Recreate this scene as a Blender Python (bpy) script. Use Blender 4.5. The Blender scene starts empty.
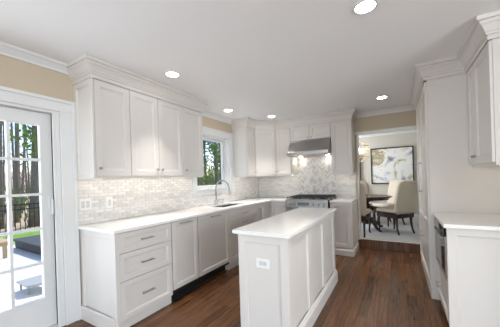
import bpy, bmesh, math, random
from mathutils import Vector, Matrix
random.seed(7)
scene = bpy.context.scene
C = scene.collection

# ------------------------------------------------------------------ camera
H = 2.465
cam_d = bpy.data.cameras.new('camera')
cam = bpy.data.objects.new('camera', cam_d); C.objects.link(cam)
cam_d.sensor_fit = 'HORIZONTAL'; cam_d.sensor_width = 36.0
cam_d.lens = 36.0 * 249.0 / 500.0
cam_d.shift_y = 16.0 / 500.0
cam_d.clip_start = 0.05; cam_d.clip_end = 300
_ya, _ro = math.radians(30.577), math.radians(1.782)
_F = Vector((-math.sin(_ya), math.cos(_ya), 0))
_R = Vector((math.cos(_ya), math.sin(_ya), 0)); _U = Vector((0, 0, 1))
_R2 = math.cos(_ro) * _R - math.sin(_ro) * _U
_U2 = _R2.cross(_F)
cam.matrix_world = Matrix(((_R2.x, _U2.x, -_F.x, 0), (_R2.y, _U2.y, -_F.y, 0), (_R2.z, _U2.z, -_F.z, 1.317), (0, 0, 0, 1)))
scene.camera = cam

# ------------------------------------------------------------------ world, sun, exposure
scene.view_settings.view_transform = 'Standard'
scene.view_settings.look = 'None'
scene.view_settings.gamma = 1.0
scene.view_settings.use_curve_mapping = False
scene.view_settings.exposure = 1.07
w = bpy.data.worlds.new('sky'); scene.world = w; w.use_nodes = True
nt = w.node_tree
bg = nt.nodes['Background']
sky = nt.nodes.new('ShaderNodeTexSky'); sky.sky_type = 'NISHITA'; sky.sun_disc = False
sky.sun_elevation = math.radians(48); sky.sun_rotation = math.radians(5); sky.air_density = 1.0; sky.dust_density = .8; sky.ozone_density = 2.0
nt.links.new(sky.outputs[0], bg.inputs[0]); bg.inputs[1].default_value = 0.17
sun_d = bpy.data.lights.new('sun', 'SUN'); sun_d.energy = 2.3; sun_d.angle = math.radians(0.6); sun_d.color = (1, .96, .9)
sun = bpy.data.objects.new('sun', sun_d); C.objects.link(sun)
sun.rotation_euler = Vector((0.28, -0.85, -1.15)).to_track_quat('-Z', 'Y').to_euler()

def area(name, loc, direction, sx, sy, power, color):
    d = bpy.data.lights.new(name, 'AREA'); d.shape = 'RECTANGLE'; d.size = sx; d.size_y = sy
    d.energy = power; d.color = color
    o = bpy.data.objects.new(name, d); C.objects.link(o); o.location = loc
    o.rotation_euler = Vector(direction).to_track_quat('-Z', 'Y').to_euler()
    return o
DAY = (.86, .93, 1.0)
area('added_rear_fill', (-1.0, -4.92, 1.45), (0, 1, .35), 3.0, 1.9, 50, DAY)  # lamp added at an invented window behind the camera
area('added_side_fill', (3.95, -.9, 1.45), (-1, .15, .42), 3.2, 1.85, 100, DAY)  # lamp added at an invented right-hand window to even out the light
area('patio_door_daylight', (-2.93, -.10, 1.1), (1, .25, .05), 1.1, 1.7, 22, DAY)
area('added_dining_fill', (-2.6, 6.3, 1.5), (1, 0, -.1), 1.4, 1.4, 36, DAY)  # lamp added to brighten the dining room; no window is built there

# ------------------------------------------------------------------ materials
def mat(name, color, rough=.5, metal=0., noise=0., nscale=8., bump=0., spec=.5, emit=None, estr=0., coat=0.):
    m = bpy.data.materials.new(name); m.use_nodes = True
    t = m.node_tree; b = t.nodes['Principled BSDF']
    b.inputs['Base Color'].default_value = (*color, 1); b.inputs['Roughness'].default_value = rough
    b.inputs['Metallic'].default_value = metal; b.inputs['Specular IOR Level'].default_value = spec
    b.inputs['Coat Weight'].default_value = coat
    tc = t.nodes.new('ShaderNodeTexCoord'); n = t.nodes.new('ShaderNodeTexNoise')
    n.inputs['Scale'].default_value = nscale; n.inputs['Detail'].default_value = 5
    t.links.new(tc.outputs['Object'], n.inputs['Vector'])
    mx = t.nodes.new('ShaderNodeMix'); mx.data_type = 'RGBA'
    lo = tuple(max(0, c * (1 - noise)) for c in color); hi = tuple(min(1, c * (1 + noise)) for c in color)
    mx.inputs['A'].default_value = (*lo, 1); mx.inputs['B'].default_value = (*hi, 1)
    t.links.new(n.outputs['Fac'], mx.inputs['Factor']); t.links.new(mx.outputs['Result'], b.inputs['Base Color'])
    if bump:
        bp = t.nodes.new('ShaderNodeBump'); bp.inputs['Strength'].default_value = bump; bp.inputs['Distance'].default_value = .01
        t.links.new(n.outputs['Fac'], bp.inputs['Height']); t.links.new(bp.outputs[0], b.inputs['Normal'])
    if emit:
        b.inputs['Emission Color'].default_value = (*emit, 1); b.inputs['Emission Strength'].default_value = estr
    return m

def glass_mat(name, tint=(1, 1, 1)):
    m = bpy.data.materials.new(name); m.use_nodes = True; t = m.node_tree
    t.nodes.remove(t.nodes['Principled BSDF']); out = t.nodes['Material Output']
    tr = t.nodes.new('ShaderNodeBsdfTransparent'); tr.inputs[0].default_value = (*tint, 1)
    gl = t.nodes.new('ShaderNodeBsdfGlossy'); gl.inputs['Roughness'].default_value = .02
    lw = t.nodes.new('ShaderNodeLayerWeight'); lw.inputs['Blend'].default_value = .5
    fr = t.nodes.new('ShaderNodeMath'); fr.operation = 'POWER'; fr.inputs[1].default_value = 6
    t.links.new(lw.outputs['Facing'], fr.inputs[0])
    mx = t.nodes.new('ShaderNodeMixShader')
    t.links.new(fr.outputs[0], mx.inputs[0]); t.links.new(tr.outputs[0], mx.inputs[1]); t.links.new(gl.outputs[0], mx.inputs[2])
    t.links.new(mx.outputs[0], out.inputs[0]); return m

def floor_mat():
    m = mat('walnut_floor', (.09, .04, .022), .22, spec=.32); t = m.node_tree; b = t.nodes['Principled BSDF']
    tc = t.nodes.new('ShaderNodeTexCoord'); mp = t.nodes.new('ShaderNodeMapping'); mp.inputs['Rotation'].default_value = (0, 0, math.pi / 2)
    t.links.new(tc.outputs['Object'], mp.inputs['Vector'])
    br = t.nodes.new('ShaderNodeTexBrick'); br.offset = .37; br.inputs['Scale'].default_value = 1
    br.inputs['Brick Width'].default_value = 1.1; br.inputs['Row Height'].default_value = .083
    br.inputs['Mortar Size'].default_value = .0015; br.inputs['Bias'].default_value = 0
    br.inputs['Color1'].default_value = (0, 0, 0, 1); br.inputs['Color2'].default_value = (1, 1, 1, 1); br.inputs['Mortar'].default_value = (0, 0, 0, 1)
    t.links.new(mp.outputs[0], br.inputs['Vector'])
    mp2 = t.nodes.new('ShaderNodeMapping'); mp2.inputs['Scale'].default_value = (34, 1.5, 1); t.links.new(tc.outputs['Object'], mp2.inputs['Vector'])
    n = t.nodes.new('ShaderNodeTexNoise'); n.inputs['Scale'].default_value = 2.2; n.inputs['Detail'].default_value = 8; n.inputs['Distortion'].default_value = 1.2
    t.links.new(mp2.outputs[0], n.inputs['Vector'])
    ad = t.nodes.new('ShaderNodeMath'); ad.operation = 'MULTIPLY_ADD'; ad.inputs[1].default_value = .22
    t.links.new(br.outputs['Color'], ad.inputs[0])
    ml = t.nodes.new('ShaderNodeMath'); ml.operation = 'MULTIPLY'; ml.inputs[1].default_value = 1.0
    t.links.new(n.outputs['Fac'], ml.inputs[0]); t.links.new(ml.outputs[0], ad.inputs[2])
    cr = t.nodes.new('ShaderNodeValToRGB'); cr.color_ramp.elements[0].position = .36; cr.color_ramp.elements[1].position = .84
    cr.color_ramp.elements[0].color = (.048, .021, .0095, 1); cr.color_ramp.elements[1].color = (.175, .078, .034, 1)
    t.links.new(ad.outputs[0], cr.inputs[0])
    mx = t.nodes.new('ShaderNodeMix'); mx.data_type = 'RGBA'; mx.inputs['B'].default_value = (.02, .009, .006, 1)
    t.links.new(br.outputs['Fac'], mx.inputs['Factor']); t.links.new(cr.outputs[0], mx.inputs['A']); t.links.new(mx.outputs['Result'], b.inputs['Base Color'])
    bp = t.nodes.new('ShaderNodeBump'); bp.inputs['Strength'].default_value = .12; bp.inputs['Distance'].default_value = .004
    t.links.new(n.outputs['Fac'], bp.inputs['Height']); t.links.new(bp.outputs[0], b.inputs['Normal'])
    return m

def tile_mat(name, c0, c1):
    m = mat(name, c1, .22, spec=.5); t = m.node_tree; b = t.nodes['Principled BSDF']
    g = t.nodes.new('ShaderNodeNewGeometry'); tc = t.nodes.new('ShaderNodeTexCoord')
    n = t.nodes.new('ShaderNodeTexNoise'); n.inputs['Scale'].default_value = 9; n.inputs['Detail'].default_value = 6; n.inputs['Distortion'].default_value = 1.5
    t.links.new(tc.outputs['Object'], n.inputs['Vector'])
    a = t.nodes.new('ShaderNodeMath'); a.operation = 'MULTIPLY_ADD'; a.inputs[1].default_value = .55
    s = t.nodes.new('ShaderNodeMath'); s.operation = 'MULTIPLY'; s.inputs[1].default_value = .6
    t.links.new(n.outputs['Fac'], s.inputs[0]); t.links.new(g.outputs['Random Per Island'], a.inputs[0]); t.links.new(s.outputs[0], a.inputs[2])
    cr = t.nodes.new('ShaderNodeValToRGB'); cr.color_ramp.elements[0].position = .2; cr.color_ramp.elements[1].position = .7
    cr.color_ramp.elements[0].color = (*c0, 1); cr.color_ramp.elements[1].color = (*c1, 1)
    t.links.new(a.outputs[0], cr.inputs[0]); t.links.new(cr.outputs[0], b.inputs['Base Color']); return m

def art_mat():
    m = mat('abstract_canvas', (.8, .8, .78), .8); t = m.node_tree; b = t.nodes['Principled BSDF']
    tc = t.nodes.new('ShaderNodeTexCoord')
    n = t.nodes.new('ShaderNodeTexNoise'); n.inputs['Scale'].default_value = 2.3; n.inputs['Detail'].default_value = 3; n.inputs['Distortion'].default_value = .5; n.inputs['Roughness'].default_value = .6
    t.links.new(tc.outputs['Object'], n.inputs['Vector'])
    cr = t.nodes.new('ShaderNodeValToRGB'); e = cr.color_ramp.elements
    e[0].position = .30; e[0].color = (.14, .15, .19, 1); e[1].position = .40; e[1].color = (.50, .52, .56, 1)
    for p, c in ((.45, (.80, .81, .82, 1)), (.52, (.86, .86, .85, 1)), (.56, (.66, .61, .48, 1)), (.62, (.38, .32, .19, 1)), (.70, (.80, .77, .70, 1))):
        x = e.new(p); x.color = c
    t.links.new(n.outputs['Fac'], cr.inputs[0]); t.links.new(cr.outputs[0], b.inputs['Base Color']); return m

CAB = mat('cabinet_white_paint', (.69, .655, .62), .35, noise=.012, nscale=3)
TRIM = mat('trim_white_paint', (.74, .74, .735), .4, noise=.012, nscale=3)
CEIL = mat('ceiling_paint', (.90, .90, .90), .9, noise=.012, nscale=2)
TAN = mat('tan_wall_paint', (.55, .465, .35), .85, noise=.03, nscale=4)
GREIGE = mat('dining_wall_paint', (.62, .59, .54), .85, noise=.02, nscale=4)
QUARTZ = mat('white_quartz', (.86, .845, .82), .18, noise=.02, nscale=14)
RANGESTEEL = mat('dark_range_steel', (.24, .238, .235), .32, 1., noise=.06, nscale=30)
STEEL = mat('brushed_steel', (.42, .415, .41), .30, 1., noise=.06, nscale=30)
NICKEL = mat('brushed_nickel', (.45, .44, .43), .3, 1., noise=.04, nscale=40)
IRON = mat('black_cast_iron', (.018, .018, .02), .5, noise=.2, nscale=40)
BLACKGLASS = mat('black_glass', (.015, .015, .017), .06, noise=.1)
BLACK = mat('matte_black', (.012, .012, .013), .6, noise=.1)
DISPLAY = mat('display_glass', (.02, .025, .03), .1, noise=.1)
PLATE = mat('outlet_plastic', (.84, .83, .81), .35, noise=.01)
SLOT = mat('outlet_face', (.66, .65, .63), .4, noise=.02)
HOLE = mat('dark_slot', (.05, .05, .05), .6, noise=.05)
GROUT = mat('pale_grout', (.72, .695, .665), .8, noise=.03, nscale=30)
TILE = tile_mat('marble_brick_tile', (.66, .63, .60), (.82, .795, .765))
HERR = tile_mat('marble_herringbone_tile', (.50, .475, .455), (.82, .80, .775))
FLOOR = floor_mat()
CREAM = mat('cream_linen', (.60, .53, .435), .9, noise=.06, nscale=60, bump=.1)
DARKWOOD = mat('espresso_wood', (.032, .014, .011), .25, noise=.3, nscale=12)
GOLD = mat('antique_gold', (.66, .54, .36), .35, 1., noise=.08)
BULB = mat('glowing_bulb', (1, .9, .75), .4, emit=(1, .90, .74), estr=6)
CANLENS = mat('recessed_lens', (1, 1, 1), .5, emit=(1, .97, .92), estr=10)
LED = mat('led_strip', (1, 1, 1), .5, emit=(1, .90, .77), estr=8)
HOODLENS = mat('hood_lamp', (1, 1, 1), .5, emit=(1, .93, .84), estr=38)
CARPET = mat('pale_carpet', (.60, .56, .50), .95, noise=.10, nscale=25, bump=.2)
RUG = mat('pale_grey_rug', (.52, .52, .52), .95, noise=.12, nscale=16, bump=.2)
GLASS = glass_mat('window_glass')
PATIO = mat('pale_patio_stone', (.70, .68, .66), .8, noise=.06, nscale=3)
LAWN = mat('spring_lawn', (.20, .36, .06), .95, noise=.35, nscale=6, bump=.4)
WOODS = mat('leaf_litter', (.42, .33, .22), .95, noise=.4, nscale=3, bump=.4)
BARK = mat('grey_bark', (.17, .14, .115), .9, noise=.4, nscale=9, bump=.5)
LEAF = mat('young_leaves', (.16, .24, .05), .7, noise=.4, nscale=3)
LEAFD = mat('dark_leaves', (.07, .12, .03), .7, noise=.4, nscale=3)
COVER = mat('charcoal_vinyl', (.045, .05, .055), .6, noise=.1)
TEAK = mat('weathered_teak', (.42, .30, .19), .7, noise=.2, nscale=10)
GREYMETAL = mat('grey_outdoor_metal', (.30, .32, .33), .5, noise=.05)
ART = art_mat()
SIDING = mat('outer_siding', (.70, .68, .64), .8, noise=.03)

# ------------------------------------------------------------------ builders
ORIG = {}
def root(name, label, cat, loc=(0, 0, 0), group=None, kind=None):
    o = bpy.data.objects.new(name, None); C.objects.link(o); o.location = loc; o.empty_display_size = .1
    ORIG[o] = Vector(loc)
    tag(o, label, cat, group, kind); return o
def tag(o, label=None, cat=None, group=None, kind=None):
    if label: o['label'] = label
    if cat: o['category'] = cat
    if group: o['group'] = group
    if kind: o['kind'] = kind
    return o
def part(o, label): o['label'] = label; return o

class M:
    def __init__(s): s.bm = bmesh.new()
    def quadbox(s, p):                     # 8 points: bottom 4 ccw, top 4 ccw
        v = [s.bm.verts.new(q) for q in p]
        for f in ((3, 2, 1, 0), (4, 5, 6, 7), (0, 1, 5, 4), (1, 2, 6, 5), (2, 3, 7, 6), (3, 0, 4, 7)):
            s.bm.faces.new([v[i] for i in f])
        return s
    def box(s, x0, x1, y0, y1, z0, z1):
        return s.quadbox([(x0, y0, z0), (x1, y0, z0), (x1, y1, z0), (x0, y1, z0), (x0, y0, z1), (x1, y0, z1), (x1, y1, z1), (x0, y1, z1)])
    def prism(s, poly, d0, d1):            # poly: 3-D points; extrude from +d0 to +d1 (vectors)
        a = [s.bm.verts.new(Vector(p) + Vector(d0)) for p in poly]; b = [s.bm.verts.new(Vector(p) + Vector(d1)) for p in poly]
        n = len(poly); s.bm.faces.new(a[::-1]); s.bm.faces.new(b)
        for i in range(n): s.bm.faces.new([a[i], a[(i + 1) % n], b[(i + 1) % n], b[i]])
        return s
    def tube(s, pts, r, n=10, cap=True):
        pts = [Vector(p) for p in pts]; rs = r if isinstance(r, (list, tuple)) else [r] * len(pts); rings = []
        up = None
        for i, p in enumerate(pts):
            t = (pts[min(i + 1, len(pts) - 1)] - pts[max(i - 1, 0)]).normalized()
            if up is None:
                up = t.cross(Vector((0, 0, 1)))
                if up.length < .1: up = t.cross(Vector((1, 0, 0)))
            up = (up - t * up.dot(t)).normalized(); w_ = t.cross(up)
            rings.append([s.bm.verts.new(p + rs[i] * (math.cos(2 * math.pi * k / n) * up + math.sin(2 * math.pi * k / n) * w_)) for k in range(n)])
        for a, b in zip(rings, rings[1:]):
            for k in range(n): s.bm.faces.new([a[k], a[(k + 1) % n], b[(k + 1) % n], b[k]])
        if cap: s.bm.faces.new(rings[0][::-1]); s.bm.faces.new(rings[-1])
        return s
    def lathe(s, prof, c=(0, 0), n=32):    # prof: (radius, z)
        rings = []
        for r, z in prof:
            rings.append([s.bm.verts.new((c[0] + max(r, 1e-4) * math.cos(2 * math.pi * k / n), c[1] + max(r, 1e-4) * math.sin(2 * math.pi * k / n), z)) for k in range(n)])
        for a, b in zip(rings, rings[1:]):
            for k in range(n): s.bm.faces.new([a[k], a[(k + 1) % n], b[(k + 1) % n], b[k]])
        s.bm.faces.new(rings[0][::-1]); s.bm.faces.new(rings[-1]); return s
    def ring(s, R, r, mtx=None, n=40, k=6):
        g = []
        for i in range(n):
            a = 2 * math.pi * i / n; row = []
            for j in range(k):
                b = 2 * math.pi * j / k
                v = Vector(((R + r * math.cos(b)) * math.cos(a), (R + r * math.cos(b)) * math.sin(a), r * math.sin(b)))
                row.append(s.bm.verts.new(mtx @ v if mtx else v))
            g.append(row)
        for i in range(n):
            for j in range(k): s.bm.faces.new([g[i][j], g[(i + 1) % n][j], g[(i + 1) % n][(j + 1) % k], g[i][(j + 1) % k]])
        return s
    def loft(s, secs):                     # list of equal-length closed loops
        rings = [[s.bm.verts.new(p) for p in q] for q in secs]; n = len(secs[0])
        for a, b in zip(rings, rings[1:]):
            for k in range(n): s.bm.faces.new([a[k], a[(k + 1) % n], b[(k + 1) % n], b[k]])
        s.bm.faces.new(rings[0][::-1]); s.bm.faces.new(rings[-1]); return s
    def grid(s, us, ws, keep, f, t0, t1):  # slab with holes, f(u,w,t)->xyz
        nu, nw = len(us) - 1, len(ws) - 1; V = {}
        def v(i, j, t):
            if (i, j, t) not in V: V[i, j, t] = s.bm.verts.new(f(us[i], ws[j], t))
            return V[i, j, t]
        K = lambda i, j: 0 <= i < nu and 0 <= j < nw and keep((us[i] + us[i + 1]) / 2, (ws[j] + ws[j + 1]) / 2)
        for i in range(nu):
            for j in range(nw):
                if not K(i, j): continue
                for t in (t0, t1): s.bm.faces.new([v(i, j, t), v(i + 1, j, t), v(i + 1, j + 1, t), v(i, j + 1, t)])
                for (di, dj, a, b) in ((-1, 0, (i, j), (i, j + 1)), (1, 0, (i + 1, j), (i + 1, j + 1)), (0, -1, (i, j), (i + 1, j)), (0, 1, (i, j + 1), (i + 1, j + 1))):
                    if not K(i + di, j + dj): s.bm.faces.new([v(*a, t0), v(*b, t0), v(*b, t1), v(*a, t1)])
        bmesh.ops.dissolve_limit(s.bm, angle_limit=.01, verts=s.bm.verts, edges=s.bm.edges)
        return s
    def sweep(s, prof, path):              # prof: (outward offset, z) closed; path: XY points, outward = right-hand side
        P = [Vector((p[0], p[1])) for p in path]; rings = []
        for i, p in enumerate(P):
            ns = []
            if i > 0: d = (P[i] - P[i - 1]).normalized(); ns.append(Vector((d.y, -d.x)))
            if i < len(P) - 1: d = (P[i + 1] - P[i]).normalized(); ns.append(Vector((d.y, -d.x)))
            m_ = ns[0] if len(ns) == 1 else (ns[0] + ns[1]) / (1 + ns[0].dot(ns[1]))
            rings.append([s.bm.verts.new((p.x + m_.x * o, p.y + m_.y * o, z)) for o, z in prof])
        n = len(prof)
        for a, b in zip(rings, rings[1:]):
            for k in range(n): s.bm.faces.new([a[k], a[(k + 1) % n], b[(k + 1) % n], b[k]])
        s.bm.faces.new(rings[0][::-1]); s.bm.faces.new(rings[-1]); return s
    def shaker(s, O, U, N, w_, h, t=.02, fr=.057):
        O, U, N, W = Vector(O), Vector(U), Vector(N), Vector((0, 0, 1))
        def rect(i, n): return [s.bm.verts.new(O + U * a + W * b + N * n) for a, b in ((i, i), (w_ - i, i), (w_ - i, h - i), (i, h - i))]
        L = [rect(0, 0), rect(0, t - .002), rect(.002, t), rect(fr, t), rect(fr + .003, t - .005), rect(fr + .010, t - .006), rect(fr + .013, t - .013)]
        s.bm.faces.new(L[0][::-1])
        for a, b in zip(L, L[1:]):
            for k in range(4): s.bm.faces.new([a[k], a[(k + 1) % 4], b[(k + 1) % 4], b[k]])
        s.bm.faces.new(L[-1]); return s
    def done(s, name, material, parent=None, bevel=0., smooth=False, sub=0, keep_origin=False, kind=None):
        bmesh.ops.recalc_face_normals(s.bm, faces=s.bm.faces)
        if parent is not None:
            p = parent; off = ORIG[p]
        elif keep_origin: off = Vector((0, 0, 0))
        else:
            co = [v.co for v in s.bm.verts]
            off = Vector(((min(c.x for c in co) + max(c.x for c in co)) / 2, (min(c.y for c in co) + max(c.y for c in co)) / 2, min(c.z for c in co)))
        bmesh.ops.translate(s.bm, verts=s.bm.verts, vec=-off)
        me = bpy.data.meshes.new(name); s.bm.to_mesh(me); s.bm.free()
        me.materials.append(material)
        if smooth:
            for p_ in me.polygons: p_.use_smooth = True
        o = bpy.data.objects.new(name, me); C.objects.link(o)
        if parent is not None: o.parent = parent
        else: o.location = off
        ORIG[o] = off
        if bevel:
            b = o.modifiers.new('bevel', 'BEVEL'); b.width = bevel; b.segments = 2; b.limit_method = 'ANGLE'; b.angle_limit = math.radians(40)
        if sub:
            b = o.modifiers.new('sub', 'SUBSURF'); b.levels = sub; b.render_levels = sub
        if kind: o['kind'] = kind
        return o
def struct(name, m, material, parent=None, **k):
    o = m.done(name, material, parent, **k)
    if parent is None: o['kind'] = 'structure'
    return o
def copy_tree(o, parent=None):
    c = o.copy(); C.objects.link(c)
    if parent is not None: c.parent = parent
    for ch in list(o.children): copy_tree(ch, c)
    return c

X_, Y_, Z_ = Vector((1, 0, 0)), Vector((0, 1, 0)), Vector((0, 0, 1))
def knob(P, N, parent):
    P, N = Vector(P), Vector(N)
    return M().tube([P, P + N * .014, P + N * .015, P + N * .026, P + N * .029], [.005, .005, .014, .014, .009], 14).done('knob', NICKEL, parent)
def pull(P, A, N, parent, L=.14, name='pull'):
    P, A, N = Vector(P), Vector(A), Vector(N)
    m = M().tube([P - A * L / 2 + N * .03, P + A * L / 2 + N * .03], .0055, 10)
    for s in (-1, 1): m.tube([P + A * s * L * .36, P + A * s * L * .36 + N * .03], .0045, 8)
    return m.done(name, NICKEL, parent)

# ------------------------------------------------------------------ room dimensions
XL, YB, XR, YR = -2.724, 4.97, .95, -5.0
T = .16
# floor, ceiling, walls
struct('floor', M().box(XL - T, 4.16, YR - T, YB - .002, -.12, 0), FLOOR)
struct('ceiling', M().box(XL - T - .6, 4.3, YR - T, 7.5, H, H + .15), CEIL)  # left overhang added as an eave to block sun from window and door
DW = (-.75, 1.115, 0, 2.01); WW = (2.95, 3.86, 1.17, 2.09)
def kl(y, z): return not ((DW[0] < y < DW[1] and z < DW[3]) or (WW[0] < y < WW[1] and WW[2] < z < WW[3]))
struct('wall_left', M().grid([YR, DW[0], DW[1], WW[0], WW[1], YB], [0, WW[2], DW[3], WW[3], H], kl, lambda u, w_, t: (t, u, w_), XL - T, XL), TAN)
OX0, OX1, OZ = -.625, .42, 2.10
struct('wall_back', M().grid([XL - T, OX0, OX1, XR + T], [0, OZ, H], lambda x, z: not (OX0 < x < OX1 and z < OZ), lambda u, w_, t: (u, t, w_), YB, YB + .13), TAN)
struct('wall_right', M().box(XR, XR + T, 2.3, YB, 0, H).box(XR + T, 4.0, 2.3, 2.3 + T, 0, H), TAN)
struct('wall_right_far', M().grid([YR, -2.6, .8, 2.3 + T], [0, .5, 2.4, H], lambda y, z: not (-2.6 < y < .8 and .5 < z < 2.4), lambda u, w_, t: (t, u, w_), 4.0, 4.0 + T), TAN)
struct('wall_rear', M().grid([XL - T, -2.5, .5, 4.0 + T], [0, .5, 2.4, H], lambda x, z: not (-2.5 < x < .5 and .5 < z < 2.4), lambda u, w_, t: (u, t, w_), YR - T, YR), TAN)
# dining room shell
DZ = .14
struct('floor_dining', M().box(-3.0, 1.5, YB + .0, 7.3, -.1, DZ), CARPET)
struct('trim_step', M().box(OX0 - .03, OX1 + .05, YB - .022, YB - .001, 0, DZ + .001).box(OX0, OX1, YB - .03, YB + .02, DZ + .001, DZ + .016), FLOOR, bevel=.004)
struct('wall_dining_back', M().box(-3.0, 1.5, 7.3, 7.45, 0, H), GREIGE)
struct('wall_dining_right', M().box(1.45, 1.6, YB + .13, 7.3, 0, H), GREIGE)
struct('wall_dining_left', M().box(-3.1, -2.95, YB + .13, 7.3, 0, H), GREIGE)
# doorway jamb and header casing
struct('trim_doorway', M().box(OX0 - .001, OX0 + .018, YB - .015, YB + .145, DZ, OZ - .018).box(OX1 - .018, OX1 + .001, YB - .015, YB + .145, DZ, OZ - .018)
       .box(OX0 - .06, OX1 + .06, YB - .018, YB + .145, OZ - .018, OZ + .028), TRIM, bevel=.003)
# crown mouldings
RC = [(.0, H - .078), (.012, H - .078), (.018, H - .062), (.05, H - .028), (.066, H - .018), (.075, H - .001), (0, H - .001)]
struct('trim_crown_left', M().sweep(RC, [(XL, YR), (XL, 1.245)]).sweep(RC, [(XL, 2.765), (XL, 3.98)]), TRIM)
struct('trim_crown_back', M().sweep(RC, [(-.655, YB), (XR, YB)]), TRIM)
RD = [(o * 1.5, H - (H - z) * 1.5) for o, z in RC]
struct('trim_crown_dining', M().sweep(RD, [(-2.95, 7.3), (1.45, 7.3)]), TRIM)
CC = [(0, 2.301), (.006, 2.301), (.006, 2.335), (.017, 2.337), (.017, 2.354), (.024, 2.357), (.030, 2.375), (.046, 2.402), (.060, 2.414), (.060, 2.431), (.078, 2.434), (.078, H - .001), (0, H - .001)]
struct('trim_crown_cabinets_left', M().sweep(CC, [(XL, 1.24), (-2.394, 1.24), (-2.394, 2.76), (XL, 2.76)]), CAB)
struct('trim_crown_cabinets_back', M().sweep(CC, [(XL, 3.983), (-2.394, 3.983), (-2.394, 4.3), (-2.09, 4.606), (-.658, 4.606), (-.658, YB)]), CAB)
struct('trim_crown_cabinets_right', M().sweep(CC, [(XR, 4.574), (.272, 4.574), (.272, 3.214), (.613, 3.214), (.613, 2.518), (XR, 2.518)]), CAB)
# baseboards
BP = [(0, .001), (.016, .001), (.016, .10), (.010, .125), (0, .13)]
struct('baseboard_left', M().sweep(BP, [(XL, YR), (XL, DW[0] - .125)]), TRIM)
BD = [(o * 1.3, DZ + z * 1.5) for o, z in BP]
struct('baseboard_dining', M().sweep(BD, [(-2.95, 7.3), (1.45, 7.3)]), TRIM)

# ------------------------------------------------------------------ patio door (left)
cas = M()
for y0, y1 in ((DW[1], DW[1] + .125), (DW[0] - .125, DW[0])):
    cas.box(XL, XL + .018, y0, y1, 0, DW[3])
    yo = (y1 - .03, y1) if y0 > 0 else (y0, y0 + .03)
    cas.box(XL + .018, XL + .028, *yo, 0, DW[3] + .085)
cas.box(XL, XL + .018, DW[0] - .125, DW[1] + .125, DW[3], DW[3] + .085)
cas.box(XL, XL + .028, DW[0] - .125, DW[1] + .125, DW[3] + .085, DW[3] + .115)
struct('trim_door_casing', cas, TRIM, bevel=.003)
struct('trim_door_jamb', M().box(XL - T, XL, DW[1] - .03, DW[1], 0, DW[3] - .022).box(XL - T, XL, DW[0], DW[0] + .03, 0, DW[3] - .022)
       .box(XL - T, XL, DW[0], DW[1], DW[3] - .022, DW[3]).box(XL - T, XL, DW[0] + .03, DW[1] - .03, 0, .02)
       .box(XL - .03, XL - .008, DW[1] - .05, DW[1] - .03, .02, DW[3] - .022), TRIM, bevel=.002)
struct('trim_door_gap_shade', M().box(XL - .058, XL - .031, DW[1] - .046, DW[1] - .031, .021, DW[3] - .024), BLACK)  # black strip stands in for the shaded gap between door stile and jamb
def french_panel(name, y0, y1, handle):
    g0, g1, gz0, gz1 = y0 + .11, y1 - .097, .305, 1.867
    xa, xb = XL - .105, XL - .06
    r = bpy.data.objects.new(name, None); C.objects.link(r); r.location = (XL - .08, (y0 + y1) / 2, .025); ORIG[r] = Vector(r.location); r['kind'] = 'structure'
    m = M().grid([y0, g0, g1, y1], [.025, gz0, gz1, 1.985], lambda u, z: not (g0 < u < g1 and gz0 < z < gz1), lambda u, z, t: (t, u, z), xa, xb)
    m.done('door_frame', TRIM, r, bevel=.006)
    m = M()
    for a, b in ((g0 - .012, g0), (g1, g1 + .012)): m.box(xb - .004, xb + .008, a, b, gz0 - .012, gz1 + .012)
    for a, b in ((gz0 - .012, gz0), (gz1, gz1 + .012)): m.box(xb - .004, xb + .008, g0, g1, a, b)
    m.done('glazing_bead', TRIM, r)
    m = M()
    for k in (1, 2): y = g0 + (g1 - g0) * k / 3; m.box(xa + .005, xb, y - .011, y + .011, gz0, gz1)
    for k in range(1, 5): z = gz0 + (gz1 - gz0) * k / 5; m.box(xa + .006, xb - .001, g0, g1, z - .011, z + .011)
    m.done('muntin_grid', TRIM, r)
    M().box(XL - .084, XL - .080, g0 - .004, g1 + .004, gz0 - .004, gz1 + .004).done('glass', GLASS, r)
    if handle:
        m = M().box(xb, xb + .012, y1 - .047, y1 - .018, 1.02, 1.22).tube([(xb + .01, y1 - .03, 1.055), (xb + .045, y1 - .03, 1.06), (xb + .045, y1 - .03, 1.19), (xb + .01, y1 - .03, 1.195)], .008, 8)
        m.done('door_handle', TRIM, r)
french_panel('door_1', .235, 1.077, True)
french_panel('door_2', -.715, .225, False)

# ------------------------------------------------------------------ kitchen window (left)
wc = M()
for y0, y1 in ((WW[0] - .1, WW[0]), (WW[1], WW[1] + .118)): wc.box(XL, XL + .018, y0, y1, WW[2] - .085, WW[3])
wc.box(XL, XL + .018, WW[0] - .1, WW[1] + .118, WW[3], WW[3] + .095)
wc.box(XL, XL + .026, WW[0] - .1, WW[1] + .118, WW[3] + .095, WW[3] + .118)
wc.box(XL + .018, XL + .026, WW[1] + .092, WW[1] + .118, WW[2] - .085, WW[3] + .095)
wc.box(XL, XL + .018, WW[0], WW[1], WW[2] - .085, WW[2] - .001)
wc.box(XL - T, XL + .03, WW[0], WW[1], WW[2] - .001, WW[2] + .012)
struct('trim_window_casing', wc, TRIM, bevel=.003)
wr = bpy.data.objects.new('window_1', None); C.objects.link(wr); wr.location = (XL - .12, (WW[0] + WW[1]) / 2, WW[2]); ORIG[wr] = Vector(wr.location); wr['kind'] = 'structure'
M().box(XL - T, XL - .001, WW[0], WW[0] + .012, WW[2] + .012, WW[3] - .012).box(XL - T, XL - .001, WW[1] - .012, WW[1], WW[2] + .012, WW[3] - .012).box(XL - T, XL - .001, WW[0], WW[1], WW[3] - .012, WW[3]).done('window_jamb', TRIM, wr)
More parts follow.
